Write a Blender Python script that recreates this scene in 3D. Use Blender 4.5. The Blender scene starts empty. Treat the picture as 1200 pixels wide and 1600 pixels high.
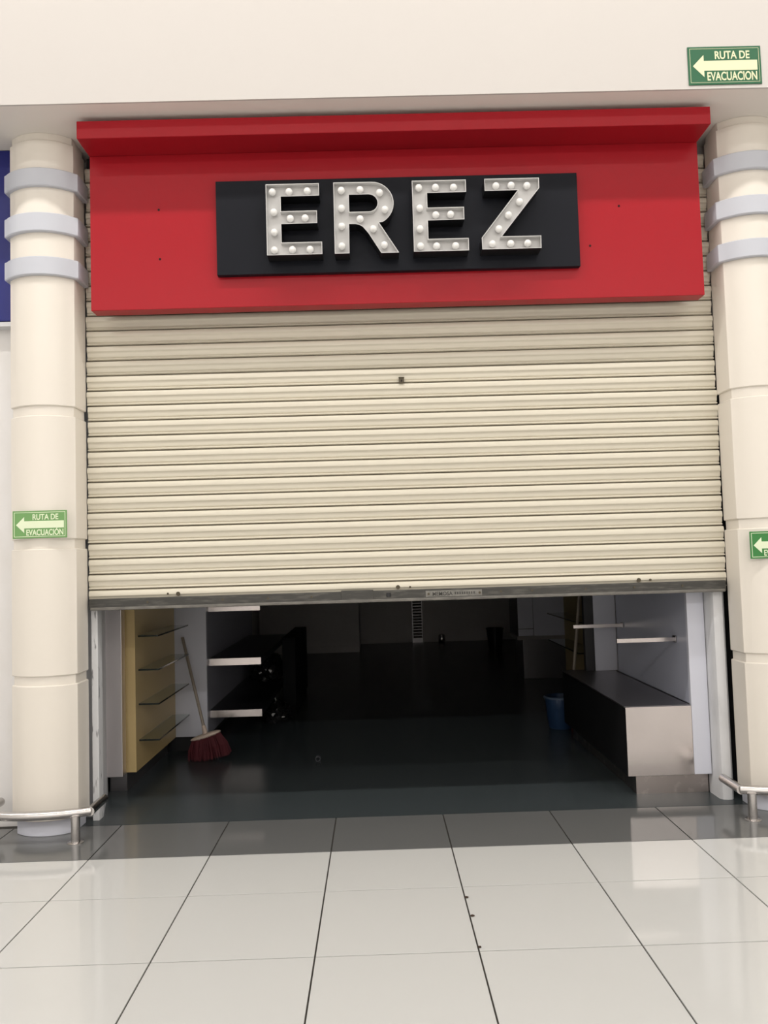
import bpy, bmesh, math, random
from mathutils import Vector, Matrix
random.seed(7)
SC = bpy.context.scene
COL = SC.collection

# ---------------------------------------------------------------- camera
cam_d = bpy.data.cameras.new('camera')
cam_d.sensor_fit = 'AUTO'; cam_d.sensor_width = 36.0
cam_d.lens = 1298.417 / 1600.0 * 36.0
cam_d.clip_start = 0.05; cam_d.clip_end = 100
cam = bpy.data.objects.new('camera', cam_d); COL.objects.link(cam)
RX = Vector((0.9995079, -0.0100371, -0.0297181))
UP = Vector((0.0290907, -0.0577418, 0.9979076))
FW = Vector((0.0117321, 0.9982811, 0.0574214))
M = Matrix.Identity(4)
for i in range(3):
    M[i][0] = RX[i]; M[i][1] = UP[i]; M[i][2] = -FW[i]
M.translation = Vector((0.26357, -3.72115, 1.43770))
cam.matrix_world = M
SC.camera = cam

# ---------------------------------------------------------------- world, exposure
w = bpy.data.worlds.new('world'); SC.world = w; w.use_nodes = True
w.node_tree.nodes['Background'].inputs[0].default_value = (0.9, 0.95, 1.0, 1)
w.node_tree.nodes['Background'].inputs[1].default_value = 0.05
SC.view_settings.view_transform = 'Standard'
SC.view_settings.look = 'None'
SC.view_settings.gamma = 1.0
SC.view_settings.use_curve_mapping = False
SC.view_settings.exposure = -0.21
# lamp rows of the mall (used by the fixture builder below): y, z, watts per fixture, light colour
LAMP_ROWS = [(-1.32, 6.58, 43.0), (-4.0, 6.58, 12.0), (-11.6, 6.58, 112.0)]
LAMP_COLOUR = (1.0, 0.972, 0.935)

# ---------------------------------------------------------------- materials
MATS = {}
def mat(name, col, rough=0.5, metal=0.0, noise=None, bump=None, spec=0.5, coat=0.0, trans=0.0, ior=1.45, emit=None):
    """noise=(scale, amount, colour2) mixes a second colour in; bump=(scale, strength)"""
    if name in MATS: return MATS[name]
    m = bpy.data.materials.new(name); m.use_nodes = True
    nt = m.node_tree; b = nt.nodes['Principled BSDF']
    b.inputs['Base Color'].default_value = (*col, 1)
    b.inputs['Roughness'].default_value = rough
    b.inputs['Metallic'].default_value = metal
    b.inputs['Specular IOR Level'].default_value = spec
    b.inputs['IOR'].default_value = ior
    b.inputs['Coat Weight'].default_value = coat
    b.inputs['Coat Roughness'].default_value = 0.05
    b.inputs['Transmission Weight'].default_value = trans
    if emit:
        b.inputs['Emission Color'].default_value = (*emit[0], 1)
        b.inputs['Emission Strength'].default_value = emit[1]
    tc = nt.nodes.new('ShaderNodeTexCoord')
    if noise:
        sc, amt, c2 = noise[:3]
        mp = nt.nodes.new('ShaderNodeMapping')
        mp.inputs['Scale'].default_value = noise[3] if len(noise) > 3 else (1, 1, 1)
        nt.links.new(tc.outputs['Object'], mp.inputs[0])
        n = nt.nodes.new('ShaderNodeTexNoise'); n.inputs['Scale'].default_value = sc; n.inputs['Detail'].default_value = 6
        nt.links.new(mp.outputs[0], n.inputs['Vector'])
        r = nt.nodes.new('ShaderNodeValToRGB')
        lo, hi = noise[4] if len(noise) > 4 else (0.35, 0.65)
        r.color_ramp.elements[0].position = lo; r.color_ramp.elements[1].position = hi
        r.color_ramp.elements[0].color = (*col, 1)
        mix = [col[i] * (1 - amt) + c2[i] * amt for i in range(3)]
        r.color_ramp.elements[1].color = (*mix, 1)
        nt.links.new(n.outputs['Fac'], r.inputs[0]); nt.links.new(r.outputs[0], b.inputs['Base Color'])
    if bump:
        mp2 = nt.nodes.new('ShaderNodeMapping')
        mp2.inputs['Scale'].default_value = bump[2] if len(bump) > 2 else (1, 1, 1)
        nt.links.new(tc.outputs['Object'], mp2.inputs[0])
        n2 = nt.nodes.new('ShaderNodeTexNoise'); n2.inputs['Scale'].default_value = bump[0]; n2.inputs['Detail'].default_value = 4
        nt.links.new(mp2.outputs[0], n2.inputs['Vector'])
        bp = nt.nodes.new('ShaderNodeBump'); bp.inputs['Strength'].default_value = bump[1]; bp.inputs['Distance'].default_value = 0.002
        nt.links.new(n2.outputs['Fac'], bp.inputs['Height']); nt.links.new(bp.outputs[0], b.inputs['Normal'])
    MATS[name] = m
    return m

WALL = mat('wall_paint', (0.60, 0.565, 0.535), 0.6, noise=(0.8, 0.25, (0.585, 0.55, 0.53)), bump=(60, 0.05))
WALLW = mat('neighbour_wall_paint', (0.80, 0.78, 0.77), 0.55, noise=(6, 0.3, (0.66, 0.63, 0.58), (1, 1, 0.6)))
CEIL = mat('ceiling_paint', (0.82, 0.81, 0.79), 0.8, bump=(80, 0.05))
SOFFIT = mat('soffit_paint', (0.86, 0.81, 0.75), 0.6)
CREAM = mat('column_enamel', (0.81, 0.755, 0.675), 0.28, noise=(1.2, 0.3, (0.79, 0.735, 0.66)), bump=(6, 0.08))
RING = mat('ring_enamel', (0.56, 0.575, 0.63), 0.3, bump=(8, 0.06))
PLINTH = mat('plinth_enamel', (0.62, 0.63, 0.70), 0.2)
RED = mat('red_panel', (0.375, 0.011, 0.019), 0.30, spec=0.24, bump=(3.0, 0.05))
BLACKB = mat('black_board', (0.009, 0.010, 0.0145), 0.45, spec=0.16, bump=(120, 0.05))
BLACKM = mat('black_return', (0.010, 0.010, 0.011), 0.35)
LETW = mat('letter_white', (0.60, 0.59, 0.58), 0.25, spec=0.6)
BULB = mat('bulb_white', (0.84, 0.83, 0.81), 0.22)
SLAT = mat('slat_cream', (0.71, 0.66, 0.545), 0.25, noise=(5, 0.35, (0.62, 0.57, 0.465), (0.4, 1, 14), (0.4, 0.75)), bump=(4, 0.12, (0.5, 1, 4)))
SLATJ = mat('slat_hook', (0.10, 0.085, 0.06), 0.6)
RAILD = mat('grimy_rail', (0.060, 0.058, 0.053), 0.42, metal=0.35, noise=(34, 0.45, (0.24, 0.23, 0.20), (0.35, 1, 2.2), (0.48, 0.85)), bump=(60, 0.25))
STEEL = mat('brushed_steel', (0.60, 0.575, 0.56), 0.24, metal=1.0, bump=(30, 0.12, (0.6, 0.6, 12)))
STEELP = mat('steel_panel', (0.64, 0.59, 0.575), 0.22, metal=1.0, noise=(3.0, 0.4, (0.50, 0.46, 0.45)), bump=(1.6, 0.5, (1, 1, 1)))
STEELT = mat('steel_top', (0.30, 0.29, 0.30), 0.35, metal=1.0)
TILEW = mat('tile_white', (0.60, 0.60, 0.585), 0.07, noise=(1.1, 0.25, (0.58, 0.575, 0.555)), spec=0.5)
TILEG = mat('tile_grey', (0.140, 0.141, 0.140), 0.09, noise=(2.0, 0.3, (0.128, 0.128, 0.126)), spec=0.5)
GROUT = mat('grout', (0.045, 0.040, 0.034), 0.9)
GRAN = mat('dark_floor', (0.041, 0.050, 0.054), 0.27, noise=(160, 0.5, (0.068, 0.080, 0.083)), bump=(200, 0.08), spec=0.4)
WPANEL = mat('white_laminate', (0.68, 0.69, 0.77), 0.35)
WJAMB = mat('jamb_paint', (0.68, 0.68, 0.70), 0.5, bump=(25, 0.12))
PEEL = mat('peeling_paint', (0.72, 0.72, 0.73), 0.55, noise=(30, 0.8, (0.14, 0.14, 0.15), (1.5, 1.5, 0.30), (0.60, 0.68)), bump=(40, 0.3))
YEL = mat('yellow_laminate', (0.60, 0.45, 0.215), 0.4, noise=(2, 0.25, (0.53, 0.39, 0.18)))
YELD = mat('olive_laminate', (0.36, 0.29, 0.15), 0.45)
GLASS = mat('shelf_glass', (0.72, 0.80, 0.76), 0.02, trans=1.0, ior=1.5)
GEDGE = mat('glass_edge', (0.008, 0.014, 0.013), 0.15)
MATTE = mat('matt_black', (0.008, 0.008, 0.009), 0.7, spec=0.2)
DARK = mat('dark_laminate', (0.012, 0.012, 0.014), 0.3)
BLUE = mat('blue_sign', (0.012, 0.016, 0.17), 0.35)
GREEN = mat('sign_green', (0.016, 0.115, 0.048), 0.35)
GREENL = mat('sign_light_green', (0.17, 0.35, 0.12), 0.4)
LUM = mat('luminous_cream', (0.78, 0.76, 0.50), 0.5)
LUML = mat('luminous_pale', (0.78, 0.86, 0.62), 0.5)
BROOMR = mat('red_bristle', (0.085, 0.008, 0.014), 0.7)
WOOD = mat('broom_stick', (0.30, 0.255, 0.21), 0.5)
BROOMW = mat('broom_block', (0.62, 0.50, 0.42), 0.5)
BUCK = mat('blue_plastic', (0.018, 0.046, 0.11), 0.4)
PLAST = mat('black_film', (0.015, 0.015, 0.016), 0.08, spec=0.9)
GREYW = mat('store_wall_paint', (0.62, 0.59, 0.57), 0.4)
SKIRT = mat('skirting_paint', (0.6, 0.57, 0.55), 0.4)
BRASS = mat('dull_bolt', (0.10, 0.085, 0.06), 0.4, metal=0.8)
HOLE = mat('drill_hole', (0.008, 0.003, 0.003), 0.9)
LAMPM = mat('lamp_diffuser', (0.9, 0.9, 0.88), 0.5, emit=((1.0, 0.95, 0.88), 6.0))
HOUSE = mat('lamp_housing', (0.8, 0.8, 0.8), 0.5)
DIRT = mat('dirt', (0.05, 0.03, 0.02), 0.9)

# ---------------------------------------------------------------- helpers
def link(name, bm, m, parent=None, smooth=None):
    me = bpy.data.meshes.new(name)
    bmesh.ops.recalc_face_normals(bm, faces=bm.faces[:])
    bm.to_mesh(me); bm.free()
    if m: me.materials.append(m)
    if smooth:
        for p in me.polygons: p.use_smooth = True
        me.set_sharp_from_angle(angle=math.radians(smooth))
    o = bpy.data.objects.new(name, me); COL.objects.link(o)
    if parent:
        o.parent = parent
        o.matrix_parent_inverse = Matrix.Translation(-parent.location)
    return o
def share(name, src, loc, parent=None):
    o = bpy.data.objects.new(name, src.data); COL.objects.link(o); o.location = loc
    if parent:
        o.parent = parent; o.matrix_parent_inverse = Matrix.Translation(-parent.location)
    return o
def thing(name, label, cat, loc=(0, 0, 0), group=None):
    o = bpy.data.objects.new(name, None); COL.objects.link(o); o.location = loc
    o.empty_display_size = 0.05
    return tag(o, label, cat, group)
def tag(o, label, cat, group=None):
    o['label'] = label; o['category'] = cat
    if group: o['group'] = group
    return o
def struct(o): o['kind'] = 'structure'; return o
def box(bm, x0, x1, y0, y1, z0, z1, bev=0.0, seg=2):
    r = bmesh.ops.create_cube(bm, size=1)
    vs = r['verts']
    for v in vs:
        v.co = Vector((x0 + (v.co.x + .5) * (x1 - x0), y0 + (v.co.y + .5) * (y1 - y0), z0 + (v.co.z + .5) * (z1 - z0)))
    if bev > 0:
        es = list({e for v in vs for e in v.link_edges})
        bmesh.ops.bevel(bm, geom=es, offset=bev, segments=seg, affect='EDGES', profile=0.5)
    return bm
def bx(name, m, parent, x0, x1, y0, y1, z0, z1, bev=0.0, seg=2):
    return link(name, box(bmesh.new(), x0, x1, y0, y1, z0, z1, bev, seg), m, parent)
def prism(bm, poly, axis, a, b):
    """poly: list of 2D points; axis 'y' -> (x,z) extruded in y, 'z' -> (x,y) extruded in z, 'x' -> (y,z)"""
    def P(p, t):
        return {'y': (p[0], t, p[1]), 'z': (p[0], p[1], t), 'x': (t, p[0], p[1])}[axis]
    A = [bm.verts.new(P(p, a)) for p in poly]; B = [bm.verts.new(P(p, b)) for p in poly]
    n = len(poly)
    bm.faces.new(A); bm.faces.new(B[::-1])
    for i in range(n): bm.faces.new((A[i], B[i], B[(i + 1) % n], A[(i + 1) % n]))
    return bm
def tube(bm, pts, r, seg=14, caps=True):
    pts = [Vector(p) for p in pts]; rings = []
    for i, p in enumerate(pts):
        if i == 0: d = pts[1] - p
        elif i == len(pts) - 1: d = p - pts[i - 1]
        else: d = (p - pts[i - 1]).normalized() + (pts[i + 1] - p).normalized()
        d.normalize()
        ref = Vector((0, 0, 1)) if abs(d.z) < .9 else Vector((1, 0, 0))
        u = d.cross(ref).normalized(); v = d.cross(u)
        rr = r[i] if isinstance(r, (list, tuple)) else r
        if 0 < i < len(pts) - 1:
            a = (p - pts[i - 1]).normalized(); k = max(.5, a.dot(d)); 
        else: k = 1
        rings.append([bm.verts.new(p + (u * math.cos(t) / k + v * math.sin(t)) * rr) for t in [2 * math.pi * j / seg for j in range(seg)]])
    for a, b in zip(rings, rings[1:]):
        for j in range(seg): bm.faces.new((a[j], a[(j + 1) % seg], b[(j + 1) % seg], b[j]))
    if caps:
        bm.faces.new(rings[0][::-1]); bm.faces.new(rings[-1])
    return bm
def lathe(bm, prof, c, seg=24, close=False):
    rings = []
    for (r, z) in prof:
        if r < 1e-6: rings.append([bm.verts.new((c[0], c[1], c[2] + z))])
        else: rings.append([bm.verts.new((c[0] + r * math.cos(2 * math.pi * j / seg), c[1] + r * math.sin(2 * math.pi * j / seg), c[2] + z)) for j in range(seg)])
    for a, b in zip(rings, rings[1:]):
        for j in range(seg):
            k = (j + 1) % seg
            if len(a) == 1 and len(b) == 1: continue
            if len(a) == 1: bm.faces.new((a[0], b[k], b[j]))
            elif len(b) == 1: bm.faces.new((a[j], a[k], b[0]))
            else: bm.faces.new((a[j], a[k], b[k], b[j]))
    return bm
def disc_y(bm, x, y, z, r, t, seg=12):
    """short cylinder with axis along y, front face at y"""
    A = [bm.verts.new((x + r * math.cos(2 * math.pi * j / seg), y, z + r * math.sin(2 * math.pi * j / seg))) for j in range(seg)]
    B = [bm.verts.new((v.co.x, y + t, v.co.z)) for v in A]
    bm.faces.new(A); bm.faces.new(B[::-1])
    for j in range(seg): bm.faces.new((A[j], A[(j + 1) % seg], B[(j + 1) % seg], B[j]))
    return bm
def text_obj(name, s, m, parent, x0, x1, z0, z1, y, bold=0.012, depth=0.0008):
    cu = bpy.data.curves.new('text', 'FONT'); cu.body = s; cu.size = 1.0; cu.extrude = 0.01; cu.offset = bold
    cu.resolution_u = 4
    t = bpy.data.objects.new('text', cu); COL.objects.link(t)
    dg = bpy.context.evaluated_depsgraph_get()
    me = bpy.data.meshes.new_from_object(t.evaluated_get(dg))
    bpy.data.objects.remove(t); bpy.data.curves.remove(cu)
    xs = [v.co.x for v in me.vertices]; ys = [v.co.y for v in me.vertices]
    ax, bx_, ay, by = min(xs), max(xs), min(ys), max(ys)
    for v in me.vertices:
        c = v.co.copy()
        v.co = Vector((x0 + (c.x - ax) / (bx_ - ax) * (x1 - x0), y - (depth if c.z > 0 else -depth), z0 + (c.y - ay) / (by - ay) * (z1 - z0)))
    me.name = name; me.materials.clear(); me.materials.append(m)
    o = bpy.data.objects.new(name, me); COL.objects.link(o)
    if parent: o.parent = parent; o.matrix_parent_inverse = Matrix.Translation(-parent.location)
    return o

# ================================================================ SETTING
SOF = 3.905; BULK = 0.575; CEILZ = 6.75
X0, X1, YB = -8.4, 9.0, -14.4
# ---- floor: grout bed, tiles as children
fl = struct(bx('floor', GROUT, None, X0, X1, YB, 1.10, -0.12, -0.006))
T = 0.6; J = 0.0031
def tile_mesh(wd, dp, m):
    bm = box(bmesh.new(), J, wd - J, J, dp - J, -0.006, 0.0)
    top = [e for e in bm.edges if all(abs(v.co.z) < 1e-6 for v in e.verts)]
    bmesh.ops.bevel(bm, geom=top, offset=0.0007, segments=1, affect='EDGES')
    o = link('tile', bm, m, fl); return o
tw = tile_mesh(T, T, TILEW); tw.location = (-4 * T, -T, 0)
tw2 = tile_mesh(T, 0.497, TILEW); tw2.location = (-4 * T, 0, 0)
tg = tile_mesh(T, 0.543, TILEG); tg.location = (-4 * T, 0.497, 0)
for i in range(-4, 5):
    for j in range(-6, 0):
        if (i, j) != (-4, -1): share('tile', tw, (i * T, j * T, 0), fl)
    if i != -4:
        share('tile', tw2, (i * T, 0, 0), fl); share('tile', tg, (i * T, 0.497, 0), fl)
bm = bmesh.new()
for i in range(-14, 15):
    for j in range(-24, 1):
        if -4 <= i < 5 and j >= -6: continue
        x, y = i * T, j * T; d = 0.497 if j == 0 else T
        vs = [bm.verts.new(p) for p in ((x + J, y + J, 0), (x + T - J, y + J, 0), (x + T - J, y + d - J, 0), (x + J, y + d - J, 0))]
        bm.faces.new(vs)
o = link('tile_field', bm, TILEW, fl); o['kind'] = 'stuff'
bm = bmesh.new()
for i in list(range(-14, -4)) + list(range(5, 15)):
    x = i * T
    vs = [bm.verts.new(p) for p in ((x + J, .497 + J, 0), (x + T - J, .497 + J, 0), (x + T - J, 1.04, 0), (x + J, 1.04, 0))]
    bm.faces.new(vs)
o = link('border_tile_field', bm, TILEG, fl); o['kind'] = 'stuff'
# threshold + shop floor
struct(bx('floor_store', GRAN, None, -1.62, 2.72, 1.04, 10.9, -0.06, 0.001))
# ---- mall shell
struct(bx('wall_front_upper', WALL, None, X0, X1, BULK, BULK + 0.012, SOF, CEILZ))
struct(bx('ceiling_soffit', SOFFIT, None, X0, X1, BULK + 0.012, 1.40, SOF, SOF + 0.12))
struct(bx('ceiling', CEIL, None, X0, X1, YB, BULK, CEILZ, CEILZ + 0.1))
struct(bx('wall_back', WALLW, None, X0, X1, YB - 0.15, YB, -0.1, CEILZ))
struct(bx('wall_end_left', WALLW, None, X0 - 0.15, X0, YB, 1.1, -0.1, CEILZ))
struct(bx('wall_end_right', WALLW, None, X1, X1 + 0.15, YB, 1.1, -0.1, CEILZ))
struct(bx('wall_left', WALLW, None, X0, -1.62, 1.13, 1.33, -0.1, SOF))
struct(bx('wall_right', WALLW, None, 2.44, X1, 1.13, 1.33, -0.1, SOF))
struct(bx('wall_header', GREYW, None, -1.62, 2.44, 1.22, 1.30, 2.75, SOF))
# ---- shop shell
struct(bx('wall_store_left', GREYW, None, -1.74, -1.62, 1.30, 10.9, 0, 3.0))
struct(bx('wall_store_right', GREYW, None, 2.72, 2.84, 1.30, 10.9, 0, 3.0))
struct(bx('wall_store_back', GREYW, None, -1.74, 2.84, 10.72, 10.9, 0, 3.0))
struct(bx('ceiling_store', GREYW, None, -1.74, 2.84, 1.30, 10.9, 3.0, 3.1))
# angled left jamb: painted return running back from the guide
bm = bmesh.new(); prism(bm, [(-1.356, 1.205), (-1.495, 1.72), (-1.62, 1.72), (-1.62, 1.205)], 'z', 0.001, 2.75)
struct(link('wall_jamb_left', bm, WJAMB))
struct(bx('wall_jamb_right', DARK, None, 2.225, 2.72, 1.305, 1.34, 0.001, 2.75))

# ---- mall lamps (real fixtures on the ceiling, above and behind the camera)
proto = None
for (ly, lz, pw) in LAMP_ROWS:
    for k in range(8):
        lx = -6.7 + k * 2.0
        f = thing('ceiling_light', 'white linear fluorescent fixture under the mall ceiling', 'ceiling light', (lx, ly, lz), 'linear ceiling lights of the mall')
        if proto is None:
            h = bx('housing', HOUSE, f, lx - .9, lx + .9, ly - .12, ly + .12, lz + .03, lz + .17, 0.01)
            d = bx('diffuser', LAMPM, f, lx - .88, lx + .88, ly - .09, ly + .09, lz + .005, lz + .03)
            proto = (h, d, Vector((lx, ly, lz)))
        else:
            for s in proto[:2]: share(s.name.split('.')[0], s, Vector((lx, ly, lz)) - proto[2], f)
        ld = bpy.data.lights.new('lamp', 'AREA'); ld.shape = 'RECTANGLE'; ld.size = 1.8; ld.size_y = 0.16
        ld.energy = pw; ld.color = LAMP_COLOUR
        lo = bpy.data.objects.new('lamp', ld); COL.objects.link(lo); lo.location = (0, 0, -0.002); lo.parent = f

# ================================================================ PILASTERS
def outline(cx, o, yback=1.10, hw=0.183, yf=0.852, yc=0.94, fil=0.012):
    """plan of a pilaster: gently bowed front, flat sides; o = offset outwards"""
    h = hw + o; pts = []
    sag = yc - yf; n = 14
    R = (hw * hw + sag * sag) / (2 * sag)
    ycen = yf + R; R2 = R + o
    a = math.asin((h - fil) / R2)
    for k in range(n + 1):
        t = -a + 2 * a * k / n
        pts.append((cx + R2 * math.sin(t), ycen - R2 * math.cos(t)))
    yl = pts[-1][1]
    side = [(cx + h - fil * 0.3, yl + fil * 0.45), (cx + h, yl + fil * 1.3), (cx + h, yback)]
    left = [(2 * cx - p[0], p[1]) for p in side[::-1]]
    return pts + side + left
def drum(name, m, parent, cx, z0, z1, o, bev=0.003, yback=1.10):
    bm = bmesh.new(); rings = []
    for (z, oo) in ((z0, o - bev), (z0 + bev, o), (z1 - bev, o), (z1, o - bev)):
        rings.append([bm.verts.new((p[0], p[1], z)) for p in outline(cx, oo, yback)])
    n = len(rings[0])
    for a, b in zip(rings, rings[1:]):
        for i in range(n): bm.faces.new((a[i], a[(i + 1) % n], b[(i + 1) % n], b[i]))
    bm.faces.new(rings[0][::-1]); bm.faces.new(rings[-1])
    return link(name, bm, m, parent, 30)
def pilaster(cx, label):
    t = thing('pilaster', label, 'column', (cx, 1.0, 0))
    drum('plinth', PLINTH, t, cx, 0.0, 0.085, -0.022)
    zs = [0.085, 0.808, 0.857, 1.553, 1.606, 2.293, 2.347]
    for a, b in ((0.085, 0.808), (0.857, 1.553), (1.606, 2.293), (2.347, 3.862)):
        drum('shaft', CREAM, t, cx, a, b, 0.0, 0.005)
    for a, b in ((0.808, 0.857), (1.553, 1.606), (2.293, 2.347)):
        drum('groove', CREAM, t, cx, a - .004, b + .004, -0.011, 0.001)
    drum('neck', CREAM, t, cx, 3.858, SOF - 0.0005, -0.010, 0.001)
    for a, b in ((3.585, 3.688), (3.325, 3.432), (3.078, 3.182)):
        drum('ring', RING, t, cx, a, b, 0.028, 0.005, 1.080)
    return t
CL, CR = -1.582, 2.483
pilaster(CL, 'cream enamel pilaster with three grey rings beside the blue sign, left of shutter')
pilaster(CR, 'cream enamel pilaster with three grey rings right of shutter, cut by picture edge')

# ---- neighbour's blue fascia
t = thing('blue_fascia', 'dark blue sign panel on neighbouring wall behind left pilaster', 'sign', (-3.4, 1.05, 2.87))
bx('panel', BLUE, t, -5.0, -1.80, 1.05, 1.128, 2.885, SOF - 0.002, 0.004)
bx('lower_trim', WJAMB, t, -5.0, -1.80, 1.05, 1.128, 2.855, 2.88)

# ---- bumper rails
def bumper(cx, label, px, mx):
    rz = 0.152; r = 0.024
    t = thing('bumper_rail', label, 'guard rail', (cx, 0.76, 0))
    n = 12; pts = []
    for k in range(n + 1):
        u = -1 + 2 * k / n
        pts.append((cx + mx * u, 0.735 + 0.062 * u * u, rz))
    pts = pts
    full = [(cx - mx, 1.03, rz)] + pts + [(cx + mx, 1.03, rz)]
    link('tube', tube(bmesh.new(), pts, r, 18), STEEL, t, 50)
    for s in (-1, 1):
        b = (cx + s * mx, 0.797, rz); e = (cx + s * (mx - 0.004), 1.03, rz)
        link('return_tube', tube(bmesh.new(), [(b[0], b[1] - 0.012, rz), e], r * 0.995, 18), STEEL, t, 50)
        cp = bmesh.new(); disc_y(cp, e[0], 1.0305, rz, r * 0.9, 0.004, 16); link('end_cap', cp, DARK, t)
        p = bmesh.new(); tube(p, [(cx + s * px, 0.762, 0.004), (cx + s * px, 0.762, rz - 0.012)], 0.0235, 18)
        po = link('post', p, STEEL, t, 50)
        fbm = bmesh.new(); lathe(fbm, [(0, .0), (0.042, 0), (0.042, 0.004), (0.034, 0.007), (0.0, 0.007)], (cx + s * px, 0.762, 0.0), 20)
        link('flange', fbm, STEEL, po, 50)
bumper(CL, 'stainless bumper rail bowed around base of left pilaster', 0.224, 0.292)
bumper(CR, 'stainless bumper rail bowed around base of right pilaster', 0.254, 0.300)

# ================================================================ RED FASCIA
fa = thing('shop_fascia', 'glossy red shop fascia with projecting top box above the shutter', 'fascia', (0.44, 0.95, 2.885))
bx('panel', RED, fa, -1.297, 2.176, 0.90, 1.0, 2.885, 3.778, 0.003)
bx('cornice', RED, fa, -1.300, 2.177, 0.70, 1.0, 3.778, 3.876, 0.003)
for (x, z) in ((-0.909, 3.457), (-0.906, 3.172), (1.710, 3.413), (1.535, 3.186)):
    link('screw_hole', disc_y(bmesh.new(), x, 0.8985, z, 0.0065, 0.003, 12), HOLE, fa)
for x in (-1.1, 0.0, 1.1, 2.0):
    bx('bracket', DARK, fa, x, x + .04, 1.0, 1.06, 3.6, 3.7)
bd = bx('sign_board', BLACKB, None, -0.578, 1.466, 0.860, 0.8995, 3.056, 3.596, 0.003)
tag(bd, 'black rectangular board mounted on red fascia behind the letters', 'sign board')

# ---- marquee letters
def offset_poly(poly, d):
    """mitre offset of a closed polygon, d>0 moves to the left of the travel direction"""
    n = len(poly); out = []
    for i in range(n):
        p0, p1, p2 = Vector(poly[i - 1]), Vector(poly[i]), Vector(poly[(i + 1) % n])
        a = (p1 - p0).normalized(); b = (p2 - p1).normalized()
        na = Vector((-a.y, a.x)); nb = Vector((-b.y, b.x))
        m = (na + nb); m.normalize(); c = max(0.35, m.dot(na))
        out.append(tuple(p1 + m * d / c))
    return out
def area(poly): return sum(poly[i - 1][0] * poly[i][1] - poly[i][0] * poly[i - 1][1] for i in range(len(poly))) / 2
def wallstrip(bm, poly, ya, yb):
    A = [bm.verts.new((p[0], ya, p[1])) for p in poly]; B = [bm.verts.new((p[0], yb, p[1])) for p in poly]
    n = len(poly)
    for i in range(n): bm.faces.new((A[i], A[(i + 1) % n], B[(i + 1) % n], B[i]))
def rim(bm, p, q, y):
    A = [bm.verts.new((a[0], y, a[1])) for a in p]; B = [bm.verts.new((a[0], y, a[1])) for a in q]
    n = len(p)
    for i in range(n): bm.faces.new((A[i], A[(i + 1) % n], B[(i + 1) % n], B[i]))
def filled(bm, loops, y):
    es = []
    for L in loops:
        vs = [bm.verts.new((p[0], y, p[1])) for p in L]
        es += [bm.edges.new((vs[i], vs[(i + 1) % len(vs)])) for i in range(len(vs))]
    bmesh.ops.triangle_fill(bm, use_beauty=True, edges=es)
YF, YT, YK = 0.760, 0.797, 0.8595
def letter(label, loops, bulbs):
    outer = loops[0] if area(loops[0]) > 0 else loops[0][::-1]
    holes = [h if area(h) < 0 else h[::-1] for h in loops[1:]]
    L = [outer] + holes
    xs = [p[0] for p in outer]; cx = (min(xs) + max(xs)) / 2
    t = thing('marquee_letter', label, 'letter sign', (cx, YK, min(p[1] for p in outer)), 'marquee letters of the shop name')
    I = [offset_poly(p, 0.0035) for p in L]
    bm = bmesh.new()
    for p in L: wallstrip(bm, p, YF, YK)
    filled(bm, L, YK)
    link('casing', bm, BLACKM, t)
    bm = bmesh.new()
    for p, q in zip(L, I): rim(bm, p, q, YF - 0.0004); wallstrip(bm, q, YF - 0.0004, YT)
    link('liner', bm, LETW, t)
    bm = bmesh.new(); filled(bm, I, YT); link('tray', bm, LETW, t)
    for (x, z) in bulbs:
        b = bmesh.new()
        bmesh.ops.create_uvsphere(b, u_segments=16, v_segments=10, radius=0.0205, matrix=Matrix.Translation((x, 0.774, z)))
        o = link('bulb', b, BULB, t, 180)
        s = bmesh.new(); disc_y(s, x, 0.783, z, 0.011, 0.0139, 12); link('socket', s, LETW, o)
def epoly(x, top, mid, bot, stem=0.082):
    zt, zb = 3.525, 3.125
    return [(x, zb), (bot, zb), (bot, zb + .070), (x + stem, zb + .070), (x + stem, 3.299), (mid, 3.300), (mid, 3.371), (x + stem, 3.371),
            (x + stem, zt - .071), (top, zt - .070), (top, zt), (x, zt)]
letter('first marquee letter E with round bulbs, leftmost on black board', [epoly(-0.284, 0.010, -0.004, 0.020)],
       [(-0.249, 3.486), (-0.157, 3.485), (-0.056, 3.487), (-0.243, 3.372), (-0.153, 3.334), (-0.071, 3.335), (-0.243, 3.258), (-0.245, 3.158), (-0.145, 3.158), (-0.048, 3.157)])
def arc(cx, cz, rx, rz, a0, a1, n):
    return [(cx + rx * math.cos(math.radians(a0 + (a1 - a0) * k / n)), cz + rz * math.sin(math.radians(a0 + (a1 - a0) * k / n))) for k in range(n + 1)]
R_out = [(0.088, 3.125), (0.169, 3.125), (0.171, 3.290), (0.208, 3.289), (0.228, 3.284), (0.247, 3.272), (0.277, 3.235), (0.344, 3.123), (0.442, 3.123), (0.336, 3.295)] + \
        arc(0.300, 3.404, 0.120, 0.121, -62, 90, 16) + [(0.090, 3.526)]
R_in = [(0.174, 3.358), (0.283, 3.358)] + arc(0.284, 3.406, 0.048, 0.048, -80, 80, 8) + [(0.283, 3.455), (0.174, 3.455)]
letter('marquee letter R with round bulbs on the black board', [R_out, R_in],
       [(0.132, 3.486), (0.236, 3.487), (0.344, 3.468), (0.131, 3.384), (0.371, 3.372), (0.130, 3.283), (0.232, 3.322), (0.304, 3.264), (0.128, 3.171), (0.362, 3.172)])
letter('second marquee letter E with round bulbs, between R and Z', [epoly(0.524, 0.823, 0.808, 0.828)],
       [(0.562, 3.490), (0.655, 3.490), (0.755, 3.488), (0.564, 3.374), (0.652, 3.334), (0.734, 3.335), (0.562, 3.257), (0.562, 3.160), (0.651, 3.158), (0.756, 3.157)])
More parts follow.
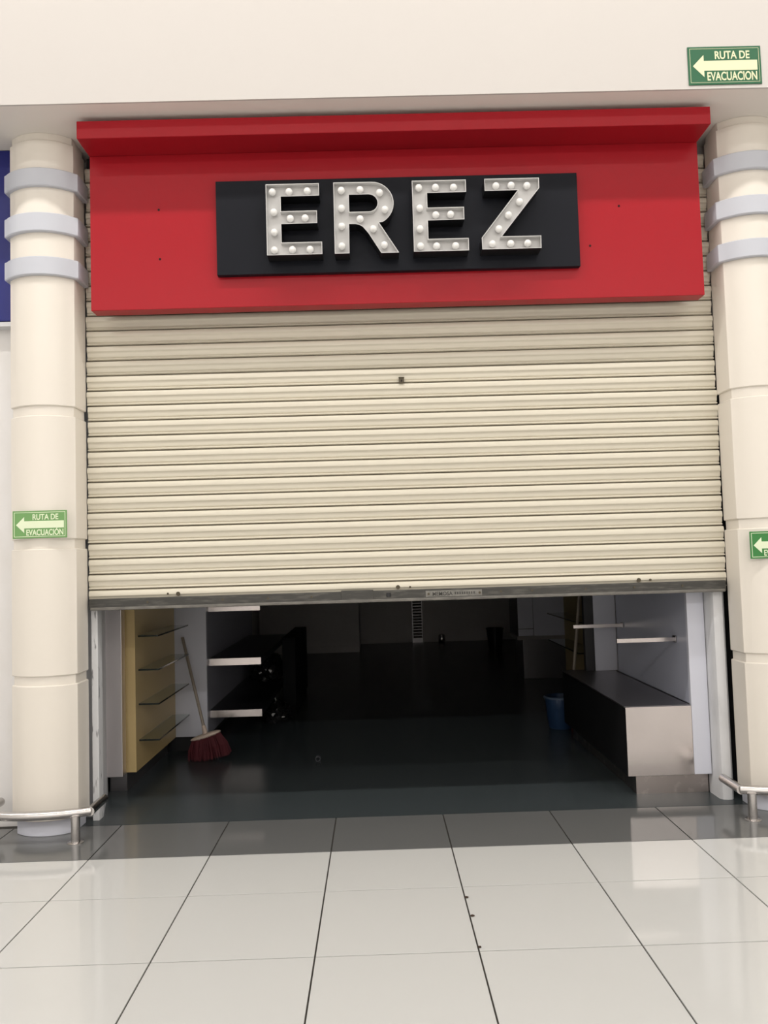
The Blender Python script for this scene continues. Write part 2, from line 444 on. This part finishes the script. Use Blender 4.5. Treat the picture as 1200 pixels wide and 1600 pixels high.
letter('marquee letter Z with round bulbs, rightmost on black board',
       [[(0.901, 3.128), (1.228, 3.128), (1.229, 3.198), (1.012, 3.199), (1.229, 3.468), (1.229, 3.526), (0.926, 3.526), (0.926, 3.458), (1.109, 3.458), (0.900, 3.194)]],
       [(0.991, 3.490), (1.075, 3.491), (1.163, 3.487), (1.119, 3.397), (1.055, 3.323), (0.998, 3.246), (0.960, 3.162), (1.061, 3.161), (1.155, 3.161)])

# ================================================================ ROLLER SHUTTER
sh = thing('roller_shutter', 'cream slatted steel roller shutter lowered two thirds over the entrance', 'shutter', (0.45, 1.1, 1.2))
PITCH = 0.0892; ZB = 1.3105 - PITCH
XA, XB = -1.392, 2.296
tp = [(0.0, 0.016), (0.022, 0.0105), (0.05, 0.0055), (0.10, 0.0030), (0.20, 0.0016), (0.31, 0.0004), (0.375, 0.0012), (0.43, 0.0052), (0.47, 0.0072),
      (0.56, 0.0078), (0.68, 0.0086), (0.735, 0.0100), (0.775, 0.0140), (0.805, 0.0142), (0.84, 0.0095), (0.885, 0.0046), (0.915, 0.0052), (0.94, 0.012), (0.962, 0.021)]
prof = [(y * 1.3, (1 - t) * 0.0892) for t, y in tp][::-1]     # (depth, height) up one slat
bm = bmesh.new()
A = [bm.verts.new((XA, y, z)) for y, z in prof]; B = [bm.verts.new((XB, y, z)) for y, z in prof]
A2 = [bm.verts.new((XA, y + .0016, z)) for y, z in prof]; B2 = [bm.verts.new((XB, y + .0016, z)) for y, z in prof]
for i in range(len(prof) - 1):
    bm.faces.new((A[i], B[i], B[i + 1], A[i + 1])); bm.faces.new((A2[i], A2[i + 1], B2[i + 1], B2[i]))
    bm.faces.new((A[i], A[i + 1], A2[i + 1], A2[i])); bm.faces.new((B[i], B2[i], B2[i + 1], B[i + 1]))
s0 = link('slat', bm, SLAT, sh, 35)
s0.location = (0, 1.095, ZB)
hk = bmesh.new(); box(hk, XA + .002, XB - .002, 0.022, 0.027, -0.006, 0.006)
h0 = link('hook', hk, SLATJ, s0); 
h0.location = (0, 0, 0); h0.matrix_parent_inverse = Matrix.Identity(4)
for k in range(1, 29):
    o = share('slat', s0, (random.uniform(-.004, .004) + 0.0, 1.095 + random.uniform(-.0012, .0012), ZB + k * PITCH), sh)
    h = bpy.data.objects.new('hook', h0.data); COL.objects.link(h); h.parent = o
# bottom rail with grime, screws, nameplate
rb = bx('bottom_rail', RAILD, sh, -1.385, 2.285, 1.078, 1.112, 1.200, 1.262, 0.003)
bx('rail_lip', mat('worn_lip', (0.20, 0.19, 0.17), 0.4, metal=0.4, noise=(30, 0.6, (0.08, 0.075, 0.07), (0.4, 1, 1))), rb, -1.375, 2.275, 1.066, 1.080, 1.196, 1.214, 0.004)
for x in (-1.05, -0.62, -0.36, -0.11, 0.20, 0.98, 1.16, 1.47, 1.75, 2.03):
    link('screw', disc_y(bmesh.new(), x, 1.0745, 1.237, 0.0065, 0.004, 12), BRASS, rb)
pl = bx('nameplate', mat('plate_metal', (0.17, 0.165, 0.15), 0.4, metal=0.5, noise=(30, 0.6, (0.30, 0.29, 0.26))), rb, 0.545, 0.870, 1.072, 1.078, 1.216, 1.252, 0.001)
text_obj('lettering', 'MEMOSA', RAILD, pl, 0.585, 0.700, 1.2225, 1.2455, 1.0712, 0.02)
for k in range(9):
    x = 0.712 + k * 0.0135
    bx('worn_letter', RAILD, pl, x, x + .008, 1.0705, 1.0722, 1.228, 1.242)
for x in (0.562, 0.856): link('rivet', disc_y(bmesh.new(), x, 1.0695, 1.234, 0.007, 0.003, 12), BRASS, pl)
bx('patch_plate', RAILD, rb, 0.06, 0.245, 1.073, 1.078, 1.205, 1.268, 0.002)
lk = bx('rail_latch', DARK, rb, 0.32, 0.345, 1.070, 1.078, 1.224, 1.248, 0.002)
for (x, z, r) in ((-0.938, 1.272, 0.006), (-0.879, 1.270, 0.012), (0.388, 1.270, 0.012), (0.458, 1.269, 0.006), (1.785, 1.269, 0.012), (1.852, 1.268, 0.007)):
    link('bolt', disc_y(bmesh.new(), x, 1.0935, z + 0.008, r, 0.010, 14), BRASS, sh)
# lock on an upper slat
lo = bx('lock', BRASS, sh, 0.430, 0.460, 1.086, 1.100, 2.466, 2.500, 0.003)
bx('keyhole', HOLE, lo, 0.441, 0.449, 1.0845, 1.087, 2.474, 2.486)
bx('lock_hood', BRASS, lo, 0.428, 0.462, 1.080, 1.098, 2.496, 2.503, 0.002)
# side guides
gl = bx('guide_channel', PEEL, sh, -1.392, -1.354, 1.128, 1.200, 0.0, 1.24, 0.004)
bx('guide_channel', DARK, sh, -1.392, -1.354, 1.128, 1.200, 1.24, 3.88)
bm = bmesh.new(); prism(bm, [(2.214, 1.30), (2.214, 1.158), (2.226, 1.135), (2.252, 1.126), (2.278, 1.130), (2.292, 1.145), (2.292, 1.30)], 'z', 0.0, 1.235)
link('guide_channel', bm, mat('guide_paint', (0.72, 0.72, 0.735), 0.5, noise=(9, 0.5, (0.5, 0.5, 0.5), (1, 1, .5), (.5, .8)), bump=(18, 0.4)), sh, 35)

# ================================================================ EVACUATION SIGNS
def evac(label, x0, x1, z0, z1, y, board_m, lum, word, rim_line):
    W = x1 - x0; H = z1 - z0; th = 0.006
    t = thing('evacuation_sign', label, 'sign', ((x0 + x1) / 2, y, z0))
    bx('board', board_m, t, x0, x1, y - th, y - 0.0005, z0, z1, 0.0015)
    yy = y - th - 0.0004
    U = lambda u: x0 + u * W
    V = lambda v: z1 - v * H
    # border line
    a, wd = 0.028 * W, rim_line * W
    bm = bmesh.new()
    for r in ((x0 + a, x1 - a, z1 - a - wd, z1 - a), (x0 + a, x1 - a, z0 + a, z0 + a + wd), (x0 + a, x0 + a + wd, z0 + a + wd, z1 - a - wd), (x1 - a - wd, x1 - a, z0 + a + wd, z1 - a - wd)):
        box(bm, r[0], r[1], yy - .0004, yy + .0004, r[2], r[3])
    link('border', bm, lum, t)
    bm = bmesh.new()
    prism(bm, [(U(.065), V(.51)), (U(.215), V(.80)), (U(.215), V(.635)), (U(.945), V(.635)), (U(.945), V(.375)), (U(.215), V(.375)), (U(.215), V(.22))][::-1], 'y', yy - .0005, yy + .0005)
    link('arrow', bm, lum, t)
    text_obj('lettering', 'RUTA DE', lum, t, U(.37), U(.845), V(.335), V(.125), yy, 0.020)
    text_obj('lettering', word, lum, t, U(.255), U(.935), V(.90), V(.67 if word[-2] == 'O' else .625), yy, 0.020)
evac('dark green evacuation route sign with left arrow on white wall above the fascia', 2.014, 2.408, 3.924, 4.134, BULK, GREEN, LUM, 'EVACUACION', 0.004)
evac('light green evacuation route sign on the left pilaster front', -1.717, -1.421, 1.612, 1.763, 0.849, GREENL, LUML, 'EVACUACI\u00d3N', 0.009)
evac('green evacuation route sign on right pilaster, cut by picture edge', 2.330, 2.626, 1.383, 1.533, 0.849, mat('sign_mid_green', (0.045, 0.22, 0.055), 0.4), LUML, 'EVACUACI\u00d3N', 0.009)

# ================================================================ SHOP INTERIOR, LEFT
u = thing('wall_unit', 'wall display unit with steel end panel and yellow back beside left jamb', 'display unit', (-1.4, 1.62, 0))
bx('steel_panel', mat('satin_steel', (0.80, 0.76, 0.76), 0.42, metal=1.0, bump=(3, 0.3)), u, -1.488, -1.370, 1.624, 1.70, 0.12, 2.4, 0.002)
bx('toe_kick', STEELT, u, -1.49, -1.380, 1.75, 2.80, 0.001, 0.12)
bx('yellow_panel', YEL, u, -1.394, -1.315, 1.733, 2.79, 0.12, 2.4, 0.002)
bx('filler', DARK, u, -1.60, -1.394, 1.725, 2.79, 0.12, 2.4)
for i, (z, nm) in enumerate(((0.988, 'topmost visible'), (0.768, 'second from top'), (0.545, 'third from top'), (0.313, 'lowest'))):
    t = thing('glass_shelf', nm + ' glass shelf on the yellow panel at left', 'shelf', (-1.315, 2.2, z), 'glass shelves on the yellow panel')
    bx('pane', GLASS, t, -1.3145, -1.184, 1.803, 2.675, z - .008, z)
    bx('polished_edge', GEDGE, t, -1.3145, -1.181, 1.799, 1.8025, z - .009, z + .001)
    bx('polished_edge', GEDGE, t, -1.1835, -1.181, 1.8025, 2.675, z - .009, z + .001)
t = thing('partition', 'white laminate partition end behind the glass shelves', 'partition', (-1.2, 2.8, 0.12))
bx('panel', WPANEL, t, -1.60, -1.071, 2.795, 2.83, 0.12, 2.6)
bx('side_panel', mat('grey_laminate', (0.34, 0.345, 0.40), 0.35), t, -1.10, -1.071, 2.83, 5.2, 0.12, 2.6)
bx('toe_kick', DARK, t, -1.60, -1.16, 2.86, 5.2, 0.001, 0.12)
for (z, lab) in ((1.124, 'topmost steel-edged shelf half hidden under the shutter edge at left'), (0.702, 'middle steel-edged shelf on grey partition at left'), (0.300, 'lowest steel-edged shelf on grey partition at left')):
    t = thing('wall_shelf', lab, 'shelf', (-1.07, 3.8, z - .054), 'steel-edged wall shelves')
    bx('board', DARK, t, -1.070, -0.662, 2.874, 4.95, z - .05, z)
    bx('steel_edge', STEELP, t, -1.070, -0.659, 2.866, 2.874, z - .054, z + .001, 0.001)
# broom with red bristles
br = thing('broom', 'broom with red bristles leaning on white partition at left', 'broom', (-1.0, 2.55, 0))
hd = Vector((-1.030, 2.52, 0.185)); tp = Vector((-1.247, 2.765, 0.885))
link('handle', tube(bmesh.new(), [hd, tp], 0.0115, 12), WOOD, br, 60)
link('collar', tube(bmesh.new(), [hd + (tp - hd) * -0.02, hd + (tp - hd) * 0.09], [0.022, 0.015], 12), BROOMW, br, 60)
bm = bmesh.new()
bmesh.ops.create_uvsphere(bm, u_segments=20, v_segments=10, radius=1.0)
ang = math.radians(-16)
for v in bm.verts:
    c = v.co; z = max(-.9, min(.9, c.z)) * 0.020; x = c.x * 0.118; y = c.y * 0.042
    v.co = hd + Vector((0.0 + x * math.cos(ang) + z * math.sin(ang), y, -0.005 - x * math.sin(ang) + z * math.cos(ang)))
link('block', bm, BROOMW, br, 60)
bm = bmesh.new()
for k in range(420):
    a = random.uniform(-1, 1); b = random.uniform(-1, 1)
    if b * b > 1 - .6 * a * a: continue
    p = hd + Vector((a * 0.105 * math.cos(ang), b * 0.034, -0.012 - a * 0.105 * math.sin(ang)))
    q = Vector((hd.x + 0.025 + a * 0.145 + random.uniform(-.012, .012), hd.y + b * 0.07 + 0.02 + random.uniform(-.02, .02), random.uniform(0.002, 0.018) + max(0, a) * 0.03))
    m_ = (p + q) / 2 + Vector((a * .012, b * .008, 0)); r = 0.0028
    d = (q - p).normalized(); e1 = d.cross(Vector((0, 1, 0))).normalized() * r; e2 = d.cross(e1).normalized() * r
    rg = []
    for c in (p, m_, q): rg.append([bm.verts.new(c + e1), bm.verts.new(c - e1 * .5 + e2), bm.verts.new(c - e1 * .5 - e2)])
    for A_, B_ in zip(rg, rg[1:]):
        for j in range(3): bm.faces.new((A_[j], A_[(j + 1) % 3], B_[(j + 1) % 3], B_[j]))
o = link('bristles', bm, BROOMR, br); o['kind'] = 'stuff'
# crumpled black plastic bags
def bag(label, cx, cy, z0, sx, sy, sz, seed):
    rnd = random.Random(seed); bm = bmesh.new()
    bmesh.ops.create_icosphere(bm, subdivisions=4, radius=1.0)
    ph = [(Vector((rnd.uniform(-1, 1), rnd.uniform(-1, 1), rnd.uniform(-1, 1))).normalized(), rnd.uniform(3, 11), rnd.uniform(0, 6)) for _ in range(14)]
    for v in bm.verts:
        c = v.co.normalized(); n = sum(abs(math.sin(c.dot(d) * f + p)) for d, f, p in ph) / 14
        k = 0.72 + 0.5 * (n - .45) * 1.3
        z = c.z * k
        if z < -.55: z = -.55
        v.co = Vector((cx + c.x * k * sx, cy + c.y * k * sy, z0 + (z + .55) * sz / 1.5))
    t = thing('plastic_bag', label, 'bag', (cx, cy, z0))
    link('film', bm, PLAST, t, 25)
    k = bmesh.new(); tube(k, [(cx, cy, z0 + sz * .78), (cx + .01, cy, z0 + sz * .98), (cx - .02, cy, z0 + sz * 1.12)], [0.05 * sx / .2, 0.018, 0.04 * sx / .2], 10)
    link('tied_neck', k, PLAST, t, 40)
bag('crumpled black plastic bag on the lowest steel-edged shelf', -0.845, 4.55, 0.302, 0.20, 0.26, 0.30, 3)
bag('crumpled black plastic bag on the floor beside the shelves', -0.69, 3.95, 0.002, 0.17, 0.22, 0.20, 5)
t = thing('low_cabinet', 'black low cabinet in the dark beside plastic bags', 'cabinet', (-0.5, 4.6, 0))
bx('body', MATTE, t, -0.655, -0.53, 4.30, 5.6, 0.06, 0.72, 0.003)
bx('plinth', MATTE, t, -0.645, -0.54, 4.32, 5.58, 0.002, 0.06)
bx('door', MATTE, t, -0.650, -0.535, 4.285, 4.30, 0.08, 0.705, 0.002)

# ================================================================ SHOP INTERIOR, RIGHT
c = thing('steel_counter', 'low stainless steel counter with square end inside entrance at right', 'counter', (1.9, 1.24, 0))
bx('end_panel', STEELP, c, 1.715, 2.107, 1.24, 1.262, 0.12, 0.5225, 0.002)
bx('side_panel', MATTE, c, 1.716, 1.735, 1.262, 2.90, 0.12, 0.515)
bx('top', STEELT, c, 1.715, 2.107, 1.2625, 2.90, 0.515, 0.5235, 0.001)
bx('toe_kick', mat('stained_steel', (0.48, 0.43, 0.41), 0.32, metal=1.0, noise=(14, 0.7, (0.72, 0.66, 0.62), (1, 1, 1), (.55, .7))), c, 1.777, 2.208, 1.300, 2.88, 0.001, 0.12)
p = thing('wall_panel', 'white upright panel and blue-grey wall lining above the steel counter', 'panel', (2.15, 1.24, 0.12))
bx('edge_post', WPANEL, p, 2.108, 2.209, 1.24, 1.27, 0.122, 2.7, 0.001)
LIN = mat('lining_laminate', (0.52, 0.54, 0.64), 0.3)
bx('lining', LIN, p, 2.118, 2.15, 1.27, 2.752, 0.525, 2.7)
bx('end_lining', WPANEL, p, 1.955, 2.128, 2.805, 2.83, 0.525, 2.7)
bx('dark_edge', DARK, p, 1.880, 1.954, 2.805, 2.86, 0.525, 2.7)
for (y, x0, lab) in ((1.455, 1.745, 'short steel shelf arm nearest the entrance above steel counter'), (2.56, 1.738, 'far steel shelf arm above back end of steel counter')):
    t = thing('shelf_arm', lab, 'bracket', (2.117, y, 0.88), 'steel shelf arms on the right wall')
    bx('bar', STEELP, t, x0, 2.117, y, y + .012, 0.879, 0.905, 0.001)
    bx('wall_plate', STEELT, t, 2.108, 2.1175, y - .004, y + .05, 0.872, 0.912, 0.001)
# yellow unit further in with its glass shelves
t = thing('far_wall_unit', 'dim olive-yellow back panel beyond the steel counter at right', 'display unit', (2.2, 4.0, 0))
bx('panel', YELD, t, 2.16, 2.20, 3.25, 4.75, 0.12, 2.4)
bx('edge_strip', STEEL, t, 2.150, 2.2, 3.243, 3.25, 0.12, 2.4)
bx('base', DARK, t, 2.19, 2.5, 3.25, 4.75, 0.001, 0.12)
for z, nm in ((0.86, 'upper'), (0.60, 'lower')):
    g = thing('glass_shelf', nm + ' dark glass shelf on far olive panel at right', 'shelf', (2.1, 4.0, z), 'glass shelves on the far panel')
    bx('pane', GLASS, g, 1.962, 2.159, 3.35, 4.60, z - .008, z)
    bx('polished_edge', GEDGE, g, 1.958, 1.9615, 3.35, 4.60, z - .009, z + .001)
    bx('polished_edge', GEDGE, g, 1.958, 2.159, 3.345, 3.3495, z - .009, z + .001)
# second broom (only its stick shows above the counter)
t = thing('leaning_broomstick', 'pale broomstick leaning upright behind the steel counter at right', 'broom', (1.75, 2.95, 0))
a = Vector((1.806, 3.07, 0.16)); b = Vector((1.938, 3.09, 1.25))
link('handle', tube(bmesh.new(), [a, b], 0.013, 12), WOOD, t, 60)
bx('block', BROOMW, t, 1.795, 1.955, 3.04, 3.10, 0.12, 0.165, 0.01)
bm = bmesh.new()
for k in range(60):
    x = random.uniform(1.805, 1.945); y = random.uniform(3.045, 3.095); dx = random.uniform(-.015, .015)
    tube(bm, [(x, y, 0.125), (x + dx, y + dx, 0.002)], 0.003, 4)
o = link('bristles', bm, BROOMR, t); o['kind'] = 'stuff'
# bucket
bk = thing('bucket', 'blue plastic bucket on dark floor behind the counter end', 'bucket', (1.768, 3.275, 0.001))
bm = bmesh.new()
lathe(bm, [(0, 0), (0.095, 0), (0.099, 0.006), (0.112, 0.09), (0.1135, 0.094), (0.116, 0.16), (0.1175, 0.164), (0.128, 0.255), (0.126, 0.262), (0.122, 0.258), (0.108, 0.09), (0.093, 0.008), (0, 0.008)], (1.768, 3.275, 0.001), 28)
link('pail', bm, BUCK, bk, 40)
bm = bmesh.new(); lathe(bm, [(0.127, 0.245), (0.136, 0.247), (0.1365, 0.26), (0.127, 0.264)], (1.768, 3.275, 0.001), 28); link('rim', bm, mat('pale_rim', (0.09, 0.13, 0.19), 0.4), bk, 40)
bm = bmesh.new(); tube(bm, [(1.768 + 0.133 * math.cos(x), 3.275 + 0.133 * math.sin(x) * .55 - 0.06 * abs(math.sin(x)), 0.25 - 0.05 * math.sin(x)) for x in [math.pi * k / 14 for k in range(15)]], 0.003, 6); link('handle', bm, STEELT, bk, 60)
# white cabinet deep inside at right
t = thing('tall_cabinet', 'pale cabinet with seamed doors in the dark at right', 'cabinet', (2.2, 6.0, 0))
bx('base_unit', STEELT, t, 1.96, 2.60, 6.06, 6.6, 0.002, 0.46, 0.003)
bx('worktop', mat('worktop_grey', (0.30, 0.28, 0.27), 0.4), t, 1.88, 2.68, 5.98, 6.62, 0.46, 0.50, 0.003)
bx('door', WPANEL, t, 1.905, 2.08, 6.02, 6.04, 0.585, 1.9, 0.002)
bx('door', WPANEL, t, 2.086, 2.64, 6.02, 6.04, 0.50, 1.9, 0.002)
bx('drawer', WPANEL, t, 1.905, 2.08, 6.02, 6.04, 0.502, 0.579, 0.002)
bx('carcass', DARK, t, 1.90, 2.65, 6.042, 6.6, 0.502, 1.95)
# back of the shop
t = thing('back_partition', 'dim cream partition with pale skirting at back of shop', 'partition', (-0.5, 9.5, 0))
bx('panel', GREYW, t, -1.60, -0.03, 9.47, 10.6, 0.002, 2.9)
bx('skirting', SKIRT, t, -1.60, -0.028, 9.455, 9.47, 0.002, 0.11, 0.002)
t = thing('steel_door', 'narrow stainless louvred door panel on the back wall', 'door panel', (0.98, 10.68, 0))
bx('leaf', STEELT, t, 0.86, 1.04, 10.66, 10.715, 0.002, 2.0)
for k in range(14):
    z = 0.10 + k * 0.05
    bm = bmesh.new(); prism(bm, [(10.66, z), (10.655, z), (10.640, z - .02), (10.66, z + .018)], 'x', 0.875, 1.025); link('louvre', bm, STEEL, t)
t = thing('waste_bin', 'small black waste bin against back wall of shop', 'bin', (2.05, 9.1, 0))
bm = bmesh.new(); lathe(bm, [(0, 0), (0.10, 0), (0.13, 0.34), (0.122, 0.34), (0.094, 0.012), (0, 0.012)], (2.06, 9.1, 0.002), 20); link('body', bm, DARK, t, 40)
bm = bmesh.new(); lathe(bm, [(0.125, 0.325), (0.138, 0.325), (0.138, 0.345), (0.125, 0.345)], (2.06, 9.1, 0.002), 20); link('rim', bm, DARK, t, 40)
t = thing('metal_cans', 'small shiny can standing by the back wall', 'can', (1.35, 10.5, 0))
bm = bmesh.new(); lathe(bm, [(0, 0), (0.05, 0), (0.055, 0.006), (0.055, 0.13), (0.05, 0.136), (0, 0.134)], (1.35, 10.5, 0.002), 20); link('shell', bm, STEEL, t, 40)
bm = bmesh.new(); lathe(bm, [(0, 0.1365), (0.04, 0.1365), (0.044, 0.141), (0, 0.141)], (1.35, 10.5, 0.002), 20); link('lid', bm, STEEL, t, 40)
t.name = 'metal_can'
# floor washer and debris
bm = bmesh.new(); n = 20
R1, R2 = 0.019, 0.0145
v = [[bm.verts.new((-0.194 + r * math.cos(2 * math.pi * j / n), y, 0.0205 + r * math.sin(2 * math.pi * j / n))) for j in range(n)] for r, y in ((R1, 2.36), (R1, 2.40), (R2, 2.40), (R2, 2.36))]
for k in range(4):
    for j in range(n): bm.faces.new((v[k][j], v[k][(j + 1) % n], v[(k + 1) % 4][(j + 1) % n], v[(k + 1) % 4][j]))
tag(link('pipe_ring', bm, mat('tarnished_ring', (0.10, 0.10, 0.11), 0.5, metal=0.3), None, 40), 'small metal pipe ring lying on the dark shop floor', 'ring')
for (x, y, r, lab) in ((0.606, -0.121, 0.009, 'farthest dark dirt crumb on the floor tile joint'), (0.610, -0.304, 0.009, 'middle dark dirt crumb on the floor tile joint'), (0.606, -0.574, 0.006, 'nearest dark dirt crumb on the floor tile joint')):
    bm = bmesh.new(); bmesh.ops.create_icosphere(bm, subdivisions=2, radius=1.0)
    for q in bm.verts: q.co = Vector((x + q.co.x * r * random.uniform(.8, 1.25), y + q.co.y * r * random.uniform(.7, 1.1), .0035 + q.co.z * .0035))
    tag(link('dirt_crumb', bm, DIRT), lab, 'crumb')
